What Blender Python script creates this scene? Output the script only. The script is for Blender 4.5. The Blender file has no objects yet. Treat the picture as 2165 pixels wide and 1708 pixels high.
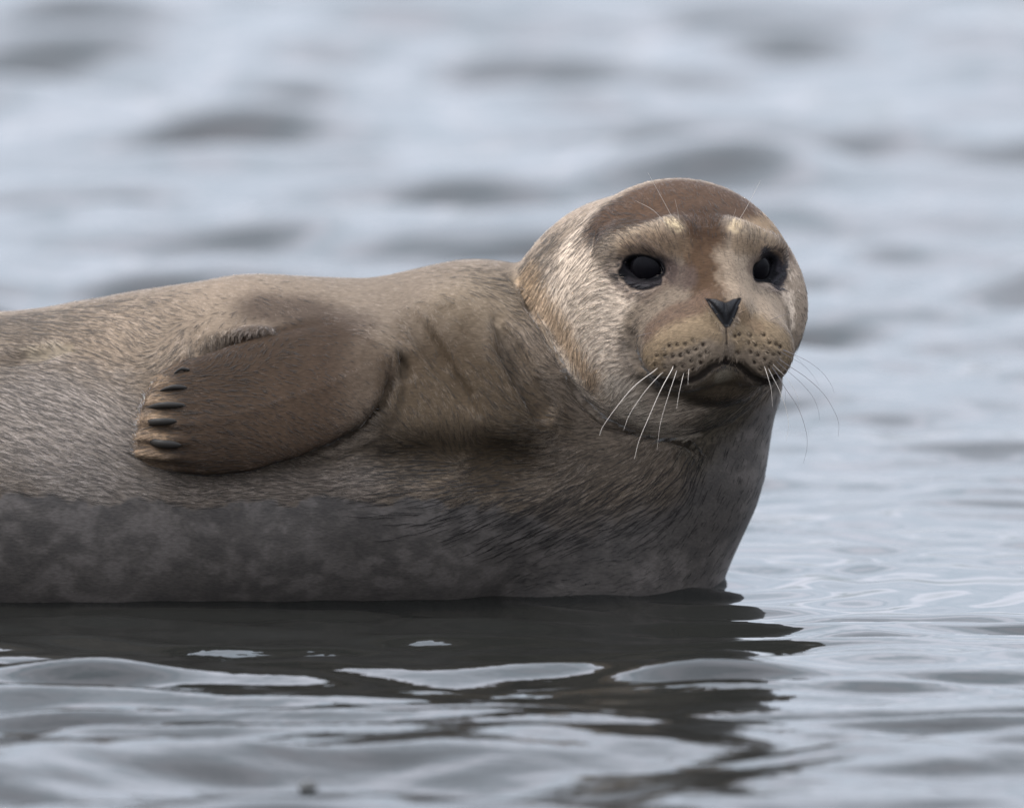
import bpy, bmesh, math, random
import numpy as np
from mathutils import Vector

rng = np.random.default_rng(7)
random.seed(7)
scene = bpy.context.scene
R = math.radians

# ------------------------------------------------------------------ camera
PITCH, DIST = R(8.0), 14.0
WID = 1.10                               # metres across the frame at the seal
T = np.array([0.0, 0.15, 0.2043])
FWD = np.array([0.0, math.cos(PITCH), -math.sin(PITCH)])
UP = np.array([0.0, math.sin(PITCH), math.cos(PITCH)])
RIGHT = np.array([1.0, 0.0, 0.0])
CAM = T - FWD * DIST
cam = bpy.data.cameras.new('camera')
cam_o = bpy.data.objects.new('camera', cam)
scene.collection.objects.link(cam_o)
cam_o.location = CAM
cam_o.rotation_euler = (math.pi / 2 - PITCH, 0, 0)
cam.sensor_width = 36
cam.lens = 36 * DIST / WID
cam.clip_start = 0.5
cam.clip_end = 20000
cam.dof.use_dof = True
cam.dof.focus_distance = DIST - 0.17
cam.dof.aperture_fstop = 3.6
scene.camera = cam_o

# ------------------------------------------------------------------ sky, sun, exposure
SUN_EL, SUN_AZ = R(56), R(-100)           # azimuth from +Y (away from camera), negative = to the left
world = bpy.data.worlds.new('World')
scene.world = world
world.use_nodes = True
wn, wl = world.node_tree.nodes, world.node_tree.links
wn.clear()
w_out = wn.new('ShaderNodeOutputWorld')
w_bg = wn.new('ShaderNodeBackground')
w_bg.inputs['Strength'].default_value = 0.086
sky = wn.new('ShaderNodeTexSky')
sky.sky_type = 'NISHITA'
sky.sun_disc = False
sky.sun_elevation = SUN_EL
sky.sun_rotation = SUN_AZ
sky.dust_density = 2.0
tc = wn.new('ShaderNodeTexCoord')
mp = wn.new('ShaderNodeMapping')
mp.inputs['Scale'].default_value = (2.2, 2.2, 6.0)
cl = wn.new('ShaderNodeTexNoise')
cl.inputs['Scale'].default_value = 1.7
cl.inputs['Detail'].default_value = 5
ramp = wn.new('ShaderNodeValToRGB')
ramp.color_ramp.elements[0].position = 0.30
ramp.color_ramp.elements[0].color = (4.6, 5.6, 6.5, 1)
ramp.color_ramp.elements[1].position = 0.72
ramp.color_ramp.elements[1].color = (9.9, 10.0, 11.3, 1)
mixw = wn.new('ShaderNodeMix')
mixw.data_type = 'RGBA'
mixw.inputs['Factor'].default_value = 0.85
wl.new(tc.outputs['Generated'], mp.inputs['Vector'])
wl.new(mp.outputs['Vector'], cl.inputs['Vector'])
wl.new(cl.outputs['Fac'], ramp.inputs['Fac'])
# an overcast sky is about three times as bright overhead as at the horizon
sep = wn.new('ShaderNodeSeparateXYZ')
grad = wn.new('ShaderNodeMapRange')
grad.inputs['From Max'].default_value = 0.55
grad.inputs['To Min'].default_value = 0.44; grad.inputs['To Max'].default_value = 2.4
wl.new(tc.outputs['Generated'], sep.inputs['Vector'])
wl.new(sep.outputs['Z'], grad.inputs['Value'])
gsc = wn.new('ShaderNodeVectorMath'); gsc.operation = 'SCALE'
wl.new(ramp.outputs['Color'], gsc.inputs[0]); wl.new(grad.outputs['Result'], gsc.inputs['Scale'])
wl.new(sky.outputs['Color'], mixw.inputs['A'])
wl.new(gsc.outputs['Vector'], mixw.inputs['B'])
wl.new(mixw.outputs['Result'], w_bg.inputs['Color'])
wl.new(w_bg.outputs['Background'], w_out.inputs['Surface'])

sun = bpy.data.lights.new('sun', 'SUN')
sun.energy = 1.5
sun.angle = R(12)
sun.color = (1.0, 0.95, 0.88)
sun_o = bpy.data.objects.new('sun', sun)
scene.collection.objects.link(sun_o)
sd = Vector((math.sin(SUN_AZ) * math.cos(SUN_EL), math.cos(SUN_AZ) * math.cos(SUN_EL), math.sin(SUN_EL)))
sun_o.rotation_euler = (-sd).to_track_quat('-Z', 'Y').to_euler()

vs = scene.view_settings
vs.view_transform = 'Standard'
vs.look = 'None'
vs.gamma = 1
vs.use_curve_mapping = False
vs.exposure = 1.35
scene.cycles.max_bounces = 6
scene.cycles.use_denoising = True

# ------------------------------------------------------------------ measuring helpers
# positions were measured on the photograph in a 2165 x 1708 frame; S is metres per such pixel at the seal
S = WID / 2165.0


def ray(px, py):
    px = np.asarray(px, float); py = np.asarray(py, float)
    return (FWD[None] + ((px - 1082.5) * S / DIST)[:, None] * RIGHT[None]
            - ((py - 854.0) * S / DIST)[:, None] * UP[None])


def P(px, py, y):
    d = ray([px], [py])[0]
    return CAM + d * ((y - CAM[1]) / d[1])


def sc(v):
    """sRGB 0-255 to linear"""
    v = np.asarray(v, float) / 255.0
    return np.where(v <= 0.04045, v / 12.92, ((v + 0.055) / 1.055) ** 2.4)


def sstep(a, b, x):
    t = np.clip((x - a) / (b - a), 0, 1)
    return t * t * (3 - 2 * t)


_perm = np.random.default_rng(3).random(65536).astype(np.float32)


def _h(i, j, k):
    return _perm[(i * 7919 + j * 104729 + k * 1299709) & 65535]


def vnoise(p):
    f = np.floor(p).astype(np.int64)
    t = (p - f).astype(np.float32)
    t = t * t * (3 - 2 * t)
    i, j, k = f[:, 0], f[:, 1], f[:, 2]
    x, y, z = t[:, 0], t[:, 1], t[:, 2]
    def L(a, b, w): return a + (b - a) * w
    return L(L(L(_h(i, j, k), _h(i + 1, j, k), x), L(_h(i, j + 1, k), _h(i + 1, j + 1, k), x), y),
             L(L(_h(i, j, k + 1), _h(i + 1, j, k + 1), x), L(_h(i, j + 1, k + 1), _h(i + 1, j + 1, k + 1), x), y), z)


def fbm(p, sc_, oct_=3):
    a, s, tot = 0.0, 1.0, 0.0
    q = np.asarray(p) * sc_
    for o in range(oct_):
        a = a + s * vnoise(q + 17.3 * o)
        tot += s
        q = q * 2.03
        s *= 0.5
    return a / tot


# ------------------------------------------------------------------ water (structure)
def axis(dense_lo, dense_hi, step, far, grow=1.18):
    a = list(np.arange(dense_lo, dense_hi + step / 2, step))
    st, v = step, a[-1]
    while v < far:
        st *= grow; v += st; a.append(v)
    st, v = step, a[0]
    b = []
    while v > -far:
        st *= grow; v -= st; b.append(v)
    return np.array(b[::-1] + a)


def wave_h(x, y):
    r = np.random.default_rng(21)
    h = np.zeros_like(x)
    # calmer water round the lying animal: still right against it, then only low crests running along it
    still = np.exp(-((y - 0.10) / np.where(y < 0.10, 0.15, 0.35)) ** 2)
    near = np.where(y < 0.12, sstep(-0.48, -0.24, y), np.exp(-((y - 0.12) / 0.80) ** 2))
    front = sstep(-0.25, -0.48, y) * (1 - 0.9 * sstep(-0.65, -1.05, y))
    warp = 0.10 * np.sin(x * 1.7 + y * 0.9) + 0.06 * np.sin(x * 4.1 - y * 2.3 + 1.0)
    for n in range(110):
        lam = 0.06 * (10.0 ** r.random())
        th = r.normal(0, 0.55)
        k = 2 * math.pi / lam
        ph = r.random() * 6.283
        amp = 0.024 / k
        damp = (1 - near * 0.78) * (1 - 0.75 * still)
        damp = damp * (1 + (1.5 if lam < 0.16 and abs(th) < 0.38 else -0.55) * front)
        h += amp * damp * np.sin(k * (math.sin(th) * x + math.cos(th) * (y + 0.25 * warp)) + ph)
    # low crests running along the animal
    for n in range(16):
        lam = 0.055 * (2.3 ** r.random())
        th = r.normal(0, 0.17)
        k = 2 * math.pi / lam
        h += 0.082 / k * np.maximum(near, 0.6 * front) * (1 - 0.85 * still) * np.sin(k * (math.sin(th) * x + math.cos(th) * (y + 0.5 * warp)) + r.random() * 6.283)
    # longer, criss-crossing wavelets on the open water behind and before the animal
    open_ = sstep(0.5, 1.6, y) + 0.35 * sstep(-0.6, -1.2, y)
    for n in range(36):
        lam = 0.24 * (2.8 ** r.random())
        th = r.normal(0, 0.42)
        k = 2 * math.pi / lam
        h += 0.040 / k * open_ * np.sin(k * (math.sin(th) * x + math.cos(th) * (y + 0.25 * warp)) + r.random() * 6.283)
    return h


gx = axis(-1.15, 1.15, 0.014, 6000)
gy1 = list(np.arange(-3.6, 1.2, 0.012))
st, v = 0.012, gy1[-1]
while v < 16:
    st = min(st * 1.012, 0.05); v += st; gy1.append(v)
while v < 6000:
    st *= 1.2; v += st; gy1.append(v)
st, v, b = 0.012, gy1[0], []
while v > -6000:
    st *= 1.2; v -= st; b.append(v)
gy = np.array(b[::-1] + gy1)
X, Y = np.meshgrid(gx, gy, indexing='xy')
Z = wave_h(X, Y)
fade = (1 - sstep(1.15, 3.0, np.abs(X))) * (1 - sstep(14, 18, Y)) * (1 - sstep(3.6, 5.0, -Y))
Z = Z * fade
# ripples spreading from the chest where it meets the water
cx, cy = P(1515, 1232, 0.24)[:2]
rr = np.sqrt((X - cx) ** 2 + ((Y - cy)) ** 2)
Z += 0.0032 * np.exp(-rr / 0.32) * np.sin(rr * 2 * math.pi / 0.085 - 0.8) * sstep(0.0, 0.06, rr)
# meniscus climbing against the chest
Z += 0.006 * np.exp(-(rr / 0.018) ** 2)
nxg, nyg = len(gx), len(gy)
wv = np.stack([X.ravel(), Y.ravel(), Z.ravel()], 1)
ii = (np.arange(nyg - 1)[:, None] * nxg + np.arange(nxg - 1)[None]).ravel()
wf = np.stack([ii, ii + 1, ii + 1 + nxg, ii + nxg], 1)


def np_mesh(name, v, f):
    me = bpy.data.meshes.new(name)
    f = np.asarray(f)
    n = f.shape[1]
    me.vertices.add(len(v)); me.loops.add(f.size); me.polygons.add(len(f))
    me.vertices.foreach_set('co', np.asarray(v, np.float32).ravel())
    me.loops.foreach_set('vertex_index', f.astype(np.int32).ravel())
    me.polygons.foreach_set('loop_start', np.arange(0, f.size, n, dtype=np.int32))
    me.update(calc_edges=True)
    me.validate()
    me.shade_smooth()
    return me


def new_mat(name):
    m = bpy.data.materials.new(name)
    m.use_nodes = True
    return m, m.node_tree.nodes, m.node_tree.links, m.node_tree.nodes['Principled BSDF']


m_water, n_, l_, bs = new_mat('sea_water')
bs.inputs['Base Color'].default_value = (0.0085, 0.0085, 0.0075, 1)
bs.inputs['Roughness'].default_value = 0.03
bs.inputs['IOR'].default_value = 1.333
g = n_.new('ShaderNodeNewGeometry')
mpw = n_.new('ShaderNodeMapping')
mpw.inputs['Scale'].default_value = (1.0, 2.4, 1.0)
nz = n_.new('ShaderNodeTexNoise')
nz.inputs['Scale'].default_value = 13.0
nz.inputs['Detail'].default_value = 3
bmp = n_.new('ShaderNodeBump')
bmp.inputs['Distance'].default_value = 0.02
rip = n_.new('ShaderNodeAttribute'); rip.attribute_name = 'ripple'
l_.new(rip.outputs['Fac'], bmp.inputs['Strength'])
cap = n_.new('ShaderNodeAttribute'); cap.attribute_name = 'capillary'
l_.new(cap.outputs['Fac'], bs.inputs['Roughness'])
l_.new(g.outputs['Position'], mpw.inputs['Vector'])
l_.new(mpw.outputs['Vector'], nz.inputs['Vector'])
l_.new(nz.outputs['Fac'], bmp.inputs['Height'])
l_.new(bmp.outputs['Normal'], bs.inputs['Normal'])

water = bpy.data.objects.new('water', np_mesh('water', wv, wf))
scene.collection.objects.link(water)
water.data.materials.append(m_water)
_yy = wv[:, 1]
_still = np.exp(-((_yy - 0.10) / np.where(_yy < 0.10, 0.26, 0.70)) ** 2)
_ra = water.data.attributes.new('ripple', 'FLOAT', 'POINT')
_ra.data.foreach_set('value', ((0.06 + 0.07 * sstep(-0.45, -0.8, _yy)) * (1 - 0.85 * _still)).astype(np.float32))
_rb = water.data.attributes.new('capillary', 'FLOAT', 'POINT')
_rb.data.foreach_set('value', (0.025 + 0.09 * sstep(-0.4, -0.8, _yy)).astype(np.float32))
water['kind'] = 'structure'
water['label'] = 'rippled blue grey sea water round the resting seal'
water['category'] = 'water'

# ------------------------------------------------------------------ the seal's body as one implicit surface
def ell(p, c, r, yaw=0.0, roll=0.0):
    q = p - c
    if yaw:
        cs, sn = math.cos(yaw), math.sin(yaw)     # local right axis = (cs, sn, 0)
        q = np.stack([q[:, 0] * cs + q[:, 1] * sn, -q[:, 0] * sn + q[:, 1] * cs, q[:, 2]], 1)
    if roll:
        cs, sn = math.cos(roll), math.sin(roll)
        q = np.stack([q[:, 0] * cs + q[:, 2] * sn, q[:, 1], -q[:, 0] * sn + q[:, 2] * cs], 1)
    r = np.asarray(r)
    a = np.sqrt(((q / r) ** 2).sum(1)) + 1e-9
    b = np.sqrt(((q / (r * r)) ** 2).sum(1)) + 1e-9
    return a * (a - 1) / b


def cone(p, a, b, ra, rb):
    ab = b - a
    t = np.clip(((p - a) @ ab) / (ab @ ab), 0, 1)
    return np.sqrt((((p - a) - t[:, None] * ab) ** 2).sum(1)) - (ra + (rb - ra) * t)


def smin(a, b, k):
    h = np.clip(0.5 + 0.5 * (b - a) / k, 0, 1)
    return b + (a - b) * h - k * h * (1 - h)


def smax(a, b, k):
    return -smin(-a, -b, k)


def chain(p, nodes, k):
    """nodes (px, py, depth, radius px)"""
    d = None
    for (a, b) in zip(nodes[:-1], nodes[1:]):
        c = cone(p, P(*a[:3]), P(*b[:3]), a[3] * S, b[3] * S)
        d = c if d is None else smin(d, c, k)
    return d


def polydist(p, pts, rad=None):
    best = None
    for n in range(len(pts) - 1):
        a, b = pts[n], pts[n + 1]
        ab = b - a
        t = np.clip(((p - a) @ ab) / (ab @ ab + 1e-12), 0, 1)
        d = np.sqrt((((p - a) - t[:, None] * ab) ** 2).sum(1))
        if rad is not None:
            d = d - (rad[n] + (rad[n + 1] - rad[n]) * t)
        best = d if best is None else np.minimum(best, d)
    return best


def loc_op(d, p, c, r, fn, margin=0.05):
    """apply d = fn(d, p) only to the points near a primitive"""
    m = ((p - c) ** 2).sum(1) < (r + margin) ** 2
    i = np.flatnonzero(m)
    if len(i):
        d[i] = fn(d[i], p[i])
    return d


def add_ell(d, p, c, r, k, yaw=0.0, roll=0.0):
    return loc_op(d, p, c, max(r), lambda a, q: smin(a, ell(q, c, r, yaw, roll), k))


def cut_ell(d, p, c, r, k, yaw=0.0, roll=0.0):
    return loc_op(d, p, c, max(r), lambda a, q: smax(a, -ell(q, c, r, yaw, roll), k))


def add_cone(d, p, a, b, ra, rb, k):
    return loc_op(d, p, (a + b) / 2, np.linalg.norm(b - a) / 2 + max(ra, rb), lambda e, q: smin(e, cone(q, a, b, ra, rb), k))


def cut_line(d, p, pts, rad, k):
    c = pts.mean(0)
    return loc_op(d, p, c, np.sqrt(((pts - c) ** 2).sum(1)).max() + max(rad), lambda e, q: smax(e, -polydist(q, pts, rad), k), 0.03)


YAW = R(17)
BODY = [(-1250, 1210, .26, 90), (-900, 1150, .25, 200), (-450, 1085, .23, 315), (0, 1032, .22, 352), (250, 1006, .22, 352),
        (520, 976, .22, 370), (850, 976, .22, 375), (1030, 925, .225, 352), (1150, 1000, .235, 305), (1235, 1130, .24, 262)]
PILLAR = [(1180, 1340, .24, 280), (1276, 1150, .23, 244), (1376, 980, .205, 222), (1442, 800, .18, 212)]


FLIP = np.array([(824, 800), (804, 850), (766, 890), (700, 930), (632, 963), (540, 990), (440, 998), (370, 992), (320, 980),
                 (292, 964), (290, 930), (298, 890), (312, 850), (330, 818), (352, 796), (410, 770), (480, 745), (560, 725),
                 (620, 717), (700, 702), (780, 720), (830, 760)], float)


def pix(p):
    q = p - CAM
    w = q @ FWD
    return 1082.5 + (q @ RIGHT) / w * DIST / S, 854.0 - (q @ UP) / w * DIST / S


# the flipper's outline lives in the plane of the flank: local coordinates u (along x) and v (up), in metres
FL_O = P(560, 860, 0.03)
FLIP_UV = np.array([[(P(a, b, 0.03) - FL_O)[0], (P(a, b, 0.03) - FL_O)[2]] for a, b in FLIP])


def poly_sd(u, v, poly):
    d = np.full(u.shape, 1e9); inside = np.zeros(u.shape, bool)
    n = len(poly)
    for i in range(n):
        a, b = poly[i], poly[(i + 1) % n]
        e = b - a
        wu, wv_ = u - a[0], v - a[1]
        t = np.clip((wu * e[0] + wv_ * e[1]) / (e @ e), 0, 1)
        d = np.minimum(d, (wu - e[0] * t) ** 2 + (wv_ - e[1] * t) ** 2)
        c = ((a[1] <= v) != (b[1] <= v)) & (u < a[0] + (v - a[1]) / np.where(abs(b[1] - a[1]) < 1e-9, 1e-9, b[1] - a[1]) * e[0])
        inside ^= c
    d = np.sqrt(d)
    return np.where(inside, -d, d)


def body_near_y(v):
    """depth of the flank's near side as a function of height over FL_O"""
    zc = P(560, 976, .22)[2] - FL_O[2]
    Rb = 372 * S
    return 0.22 - np.sqrt(np.maximum(Rb ** 2 - (v - zc) ** 2, (0.25 * Rb) ** 2))


def flipper(p):
    u, v = p[:, 0] - FL_O[0], p[:, 2] - FL_O[2]
    d2 = poly_sd(u, v, FLIP_UV)
    inner = np.clip(-d2 / (125 * S), 0, 1)
    half = S * (14 + 46 * np.sqrt(inner))
    # ridges of the digits under the skin, fading towards the wrist
    half = half - S * 8.0 * np.cos((v + 0.036 + 0.10 * (u + 0.13)) * 2 * math.pi / (36.5 * S)) * sstep(-0.06, -0.12, u) * (0.4 + inner)
    yc = body_near_y(v) - S * (26 + 26 * sstep(0.03, -0.055, v)) - S * 14 * sstep(-0.05, 0.1, u)
    dy = np.abs(p[:, 1] - yc) - half
    r = 12 * S
    a, b = np.maximum(d2 + r, 0), np.maximum(dy + r, 0)
    return (np.minimum(np.maximum(d2 + r, dy + r), 0) + np.sqrt(a * a + b * b) - r) * 0.85


def Cn(*a):
    return [P(*q[:3]) for q in a], [q[3] * S for q in a]


BODY_C, BODY_R = Cn(*BODY)
PIL_C, PIL_R = Cn(*PILLAR)
PC = {}


def K(px, py, y):
    if (px, py, y) not in PC:
        PC[(px, py, y)] = P(px, py, y)
    return PC[(px, py, y)]


def base(p):
    d = np.full(len(p), 0.5)
    for i in range(len(BODY_C) - 1):
        a, b, ra, rb = BODY_C[i], BODY_C[i + 1], BODY_R[i], BODY_R[i + 1]
        d = loc_op(d, p, (a + b) / 2, np.linalg.norm(b - a) / 2 + max(ra, rb), lambda e, q: smin(e, cone(q, a, b, ra, rb), 0.05), 0.08)
    for i in range(len(PIL_C) - 1):
        a, b, ra, rb = PIL_C[i], PIL_C[i + 1], PIL_R[i], PIL_R[i + 1]
        d = loc_op(d, p, (a + b) / 2, np.linalg.norm(b - a) / 2 + max(ra, rb), lambda e, q: smin(e, cone(q, a, b, ra, rb), 0.04), 0.08)
    # folds of skin and muscle on the shoulder
    d = add_cone(d, p, K(970, 720, .125), K(1085, 900, .100), 72 * S, 76 * S, 0.05)
    d = add_cone(d, p, K(1125, 700, .150), K(1235, 900, .122), 62 * S, 60 * S, 0.03)

    return base2(d, p)


def head_sd(q):
        hd = cone(q, K(1432, 640, .135), K(1330, 682, .20), 262 * S, 255 * S)
        hd = smin(hd, cone(q, K(1330, 682, .20), K(1210, 800, .25), 255 * S, 240 * S), 0.02)
        hd = smin(hd, ell(q, K(1415, 742, .105), np.array([212, 190, 178]) * S), 0.02)
        hd = smin(hd, ell(q, K(1590, 650, .12), np.array([106, 120, 120]) * S), 0.025)      # right cheek
        return hd


def base2(d, p):
    d = loc_op(d, p, K(1360, 690, .16), 0.25, lambda e, q: smin(e, head_sd(q), 0.010))

    def muzzle(e, q):
        mz = ell(q, K(1508, 712, .010), np.array([150, 130, 98]) * S, YAW)
        mz = smin(mz, cone(q, K(1488, 560, .045), K(1526, 640, -.010), 80 * S, 50 * S), 0.02)
        mz = smin(mz, ell(q, K(1452, 742, -.024), np.array([94, 80, 82]) * S, YAW, 0.22), 0.010)
        mz = smin(mz, ell(q, K(1598, 737, -.006), np.array([80, 80, 78]) * S, YAW, -0.22), 0.010)
        mz = smin(mz, ell(q, K(1532, 654, -.028), np.array([52, 46, 40]) * S, YAW), 0.012)
        return smin(e, mz, 0.045)
    d = loc_op(d, p, K(1510, 690, .01), 0.12, muzzle)
    d = add_ell(d, p, K(1526, 802, .040), np.array([80, 80, 42]) * S, 0.014, YAW)            # chin
    d = add_cone(d, p, K(1315, 528, .052), K(1420, 500, .024), 34 * S, 30 * S, 0.03)         # brow ridges
    d = add_cone(d, p, K(1560, 505, .036), K(1630, 530, .072), 28 * S, 24 * S, 0.03)
    return d


def flip_near(p):
    return loc_op(np.full(len(p), 1.0), p, FL_O, 0.2, lambda e, q: flipper(q))


def trace(px, py, f=None):
    f = f or base
    d = ray(px, py)
    d = d / np.linalg.norm(d, axis=1)[:, None]
    t = np.full(len(d), DIST - 0.45)
    for _ in range(45):
        t = t + 0.85 * np.clip(f(CAM + d * t[:, None]), -0.05, 0.05)
    return CAM + d * t[:, None]


def on(pts, f=None):
    a = np.array(pts, float)
    return trace(a[:, 0], a[:, 1], f)


EYE_L, EYE_R = on([(1358, 566)])[0], on([(1622, 569)])[0]
HEADC = P(1432, 640, .135)


def nrm(f, p):
    e = 0.0015
    g = np.stack([f(p + np.eye(3)[i] * e) - f(p - np.eye(3)[i] * e) for i in range(3)], 1)
    return g / (np.linalg.norm(g, axis=1)[:, None] + 1e-12)


N_L, N_R = nrm(base, EYE_L[None])[0], nrm(base, EYE_R[None])[0]
MOUTH_L = on([(1534, 763), (1508, 772), (1477, 795), (1440, 808), (1402, 806), (1372, 793)])
MOUTH_R = on([(1534, 763), (1564, 772), (1590, 795), (1616, 806), (1642, 793), (1662, 772)])
CHEEKL = on([(1372, 793), (1350, 770), (1338, 745), (1336, 715)])
PHIL = on([(1535, 688), (1536, 725), (1534, 763)])
NOS_L = on([(1496, 636), (1507, 649), (1519, 667), (1530, 686)])
SEPT = on([(1533, 636), (1535, 660), (1536, 688)])
NOS_R = on([(1564, 634), (1557, 648), (1550, 667), (1541, 686)])
BAG_L = on([(1316, 588), (1338, 606), (1372, 611), (1402, 600)])
BAG_R = on([(1600, 592), (1622, 604), (1648, 600)])
EAR = on([(1256, 520), (1262, 500), (1268, 484)])
FOLD1 = on([(862, 660), (900, 715), (945, 785), (985, 840), (1010, 880)])
FOLD2 = on([(1052, 680), (1085, 745), (1115, 805), (1150, 860), (1172, 885)])
FOLD3 = on([(822, 738), (845, 765), (862, 792)])
FOLD4 = on([(-40, 772), (30, 762), (90, 752), (150, 738)])
POCKET = on([(425, 745), (470, 735), (520, 732), (600, 712), (670, 698)])
POCKV = on([(408, 700), (410, 752)])
DENT1, DENT2 = on([(895, 975)])[0], on([(1085, 985)])[0]
def junction(rows):
    """points where the cheek roll meets the shoulder"""
    out = []
    for py, x0 in rows:
        xs = np.arange(x0 + 70, x0 - 70, -2.0)
        hit = trace(xs, np.full(len(xs), float(py)))
        k_ = np.flatnonzero(head_sd(hit) > 0.004)
        i_ = k_[0] if len(k_) else len(xs) // 2
        out.append(hit[i_] + np.array([0, 0.006, 0]))
    return np.array(out)


CREASE = junction([(600, 1118), (660, 1155), (720, 1188), (770, 1218), (815, 1255), (855, 1295), (895, 1335), (935, 1380), (965, 1420)])


SPOTS_Z = [(1010, 1120), (1050, 1195), (985, 1305), (930, 1165), (975, 1235), (885, 1285), (905, 1370), (825, 1115), (855, 1195),
           (775, 1230), (800, 1340), (740, 1120), (695, 1240), (715, 1350), (660, 1130), (615, 1240), (610, 1350), (525, 1225),
           (520, 1340), (810, 1430), (910, 1075), (1385, 1010), (1340, 1030), (1480, 1100), (1500, 1020), (1555, 1120), (1505, 1195),
           (1580, 1225), (1625, 1150), (1645, 1275), (1685, 1190), (1700, 1095), (1745, 1215), (1770, 1110), (1800, 1215), (1715, 1310),
           (1545, 1300), (1610, 1370), (1640, 1020), (1370, 1205), (1690, 1350), (1810, 1140)]
SPOTS0 = on([(1281.7 + a * .2028, 502.3 + b * .2028) for a, b in SPOTS_Z])
SPOT_C = SPOTS0.mean(0)


def radii(pts, r):
    a = np.full(len(pts), r * S)
    a[0] *= 0.25; a[-1] *= 0.25
    return a


def sdf(p):
    d = base(p)
    # skin folds
    for pts, r, k in ((FOLD1, 19, .007), (FOLD2, 38, .008), (FOLD3, 10, .010), (FOLD4, 12, .012), (CREASE, 13, .005)):
        d = cut_line(d, p, pts, radii(pts, r), k)
    d = cut_ell(d, p, DENT1, np.array([110, 40, 34]) * S, 0.035)
    d = cut_ell(d, p, DENT2, np.array([64, 42, 40]) * S, 0.035)
    d = cut_line(d, p, POCKET, np.array([14, 30, 32, 17, 6]) * S, 0.011)
    d = cut_line(d, p, POCKV, np.array([3, 9]) * S, 0.010)
    d = add_ell(d, p, TUFT, np.array([36, 14, 15]) * S, 0.012)       # tuft of skin over the armpit

    d = loc_op(d, p, RIDGE.mean(0), 0.09, lambda e, q: smin(e, polydist(q, RIDGE, np.array([3, 10, 13, 12, 9, 3]) * S), 0.008), 0.04)
    # the flipper: free at its tip, melting into the shoulder at its root
    def flip(e, q):
        u, v = q[:, 0] - FL_O[0], q[:, 2] - FL_O[2]
        w = sstep(0.01, 0.06, v) * sstep(0.04, 0.12, u)
        return smin(e, flipper(q), 0.004 + 0.035 * w)
    d = loc_op(d, p, FL_O, 0.16, flip, 0.04)
    # face
    for e, n, ry, rz, roll in ((EYE_L, N_L, 43, 20, -0.10), (EYE_R, N_R, 35, 17, 0.34)):
        yaw = math.atan2(n[0], -n[1])
        d = cut_ell(d, p, e, np.array([ry + 12, 10, rz + 10]) * S, 0.008, yaw, roll)
        d = cut_ell(d, p, e, np.array([ry, 80, rz]) * S, 0.0025, yaw, roll)
    for pts, rad, k in ((MOUTH_L, (6, 10, 13, 13, 11, 6), .004), (MOUTH_R, (6, 9, 11, 9, 6, 2), .004), (CHEEKL, (4, 6, 4, 1), .016),
                        (PHIL, (3, 2, 3), .0025), (NOS_L, (4, 7, 8, 5), .0015), (NOS_R, (4, 6, 7, 5), .0015), (SEPT, (3, 4, 2), .004),
                        (BAG_L, (2, 4, 4, 2), .005), (BAG_R, (2, 4, 2), .005), (EAR, (2, 6, 2), .004)):
        d = cut_line(d, p, pts, np.array(rad) * S, k)
    d = loc_op(d, p, SPOT_C, 0.09, lambda e, q: smax(e, 4.5 * S - np.sqrt(np.min(((q[:, None] - SPOTS0[None]) ** 2).sum(2), 1)), 0.0025), 0.01)
    # shallow lumps of flesh and the cut below the water
    d = d + 0.0035 * (np.sin(p[:, 0] * 23 + 1.3) * np.sin(p[:, 2] * 19 + p[:, 0] * 9) * sstep(0.14, 0.0, p[:, 0]))
    d = smax(d, -0.11 - p[:, 2], 0.01)
    return d


TUFT = on([(540, 705)])[0]
RIDGE = on([(838, 780), (842, 820), (824, 872), (782, 915), (722, 950), (650, 978)])

# the water climbs a little where it touches the coat
mi = np.flatnonzero((np.abs(X.ravel()) < 1.3) & (np.abs(Y.ravel() - 0.2) < 0.45))
md = sdf(np.stack([X.ravel()[mi], Y.ravel()[mi], np.zeros(len(mi))], 1))
wv[mi, 2] += 0.0045 * np.exp(-(np.maximum(md, 0) / 0.014) ** 2)
water.data.vertices.foreach_set('co', wv.astype(np.float32).ravel())
water.data.update()

# ---- surface nets
h = 0.004
lo = np.array([-1.24, -0.12, -0.126])
nb = np.array([103, 41, 42])                    # blocks of 4 cells
n = nb * 4
bc = np.stack(np.meshgrid(*[np.arange(q) for q in nb], indexing='ij'), -1).reshape(-1, 3)
bd = sdf(lo + (bc * 4 + 1.5) * h)
F = np.where(bd < 0, -1.0, 1.0).astype(np.float32).reshape(nb)
F = F.repeat(4, 0).repeat(4, 1).repeat(4, 2)
act = bc[np.abs(bd) < 0.026]
off = np.stack(np.meshgrid(*[np.arange(4)] * 3, indexing='ij'), -1).reshape(-1, 3)
for c0 in range(0, len(act), 4000):
    nd = (act[c0:c0 + 4000, None] * 4 + off[None]).reshape(-1, 3)
    F[nd[:, 0], nd[:, 1], nd[:, 2]] = sdf(lo + nd * h)
sg = F < 0
cnt = np.zeros(tuple(n - 1), np.int8)
for a in (0, 1):
    for b_ in (0, 1):
        for c in (0, 1):
            cnt += sg[a:n[0] - 1 + a, b_:n[1] - 1 + b_, c:n[2] - 1 + c]
mixed = (cnt > 0) & (cnt < 8)
cells = np.argwhere(mixed)
vid = np.full(tuple(n - 1), -1, np.int32)
vid[mixed] = np.arange(len(cells))
acc = np.zeros((len(cells), 3)); num = np.zeros(len(cells))
corner = [(a, b_, c) for a in (0, 1) for b_ in (0, 1) for c in (0, 1)]
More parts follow.
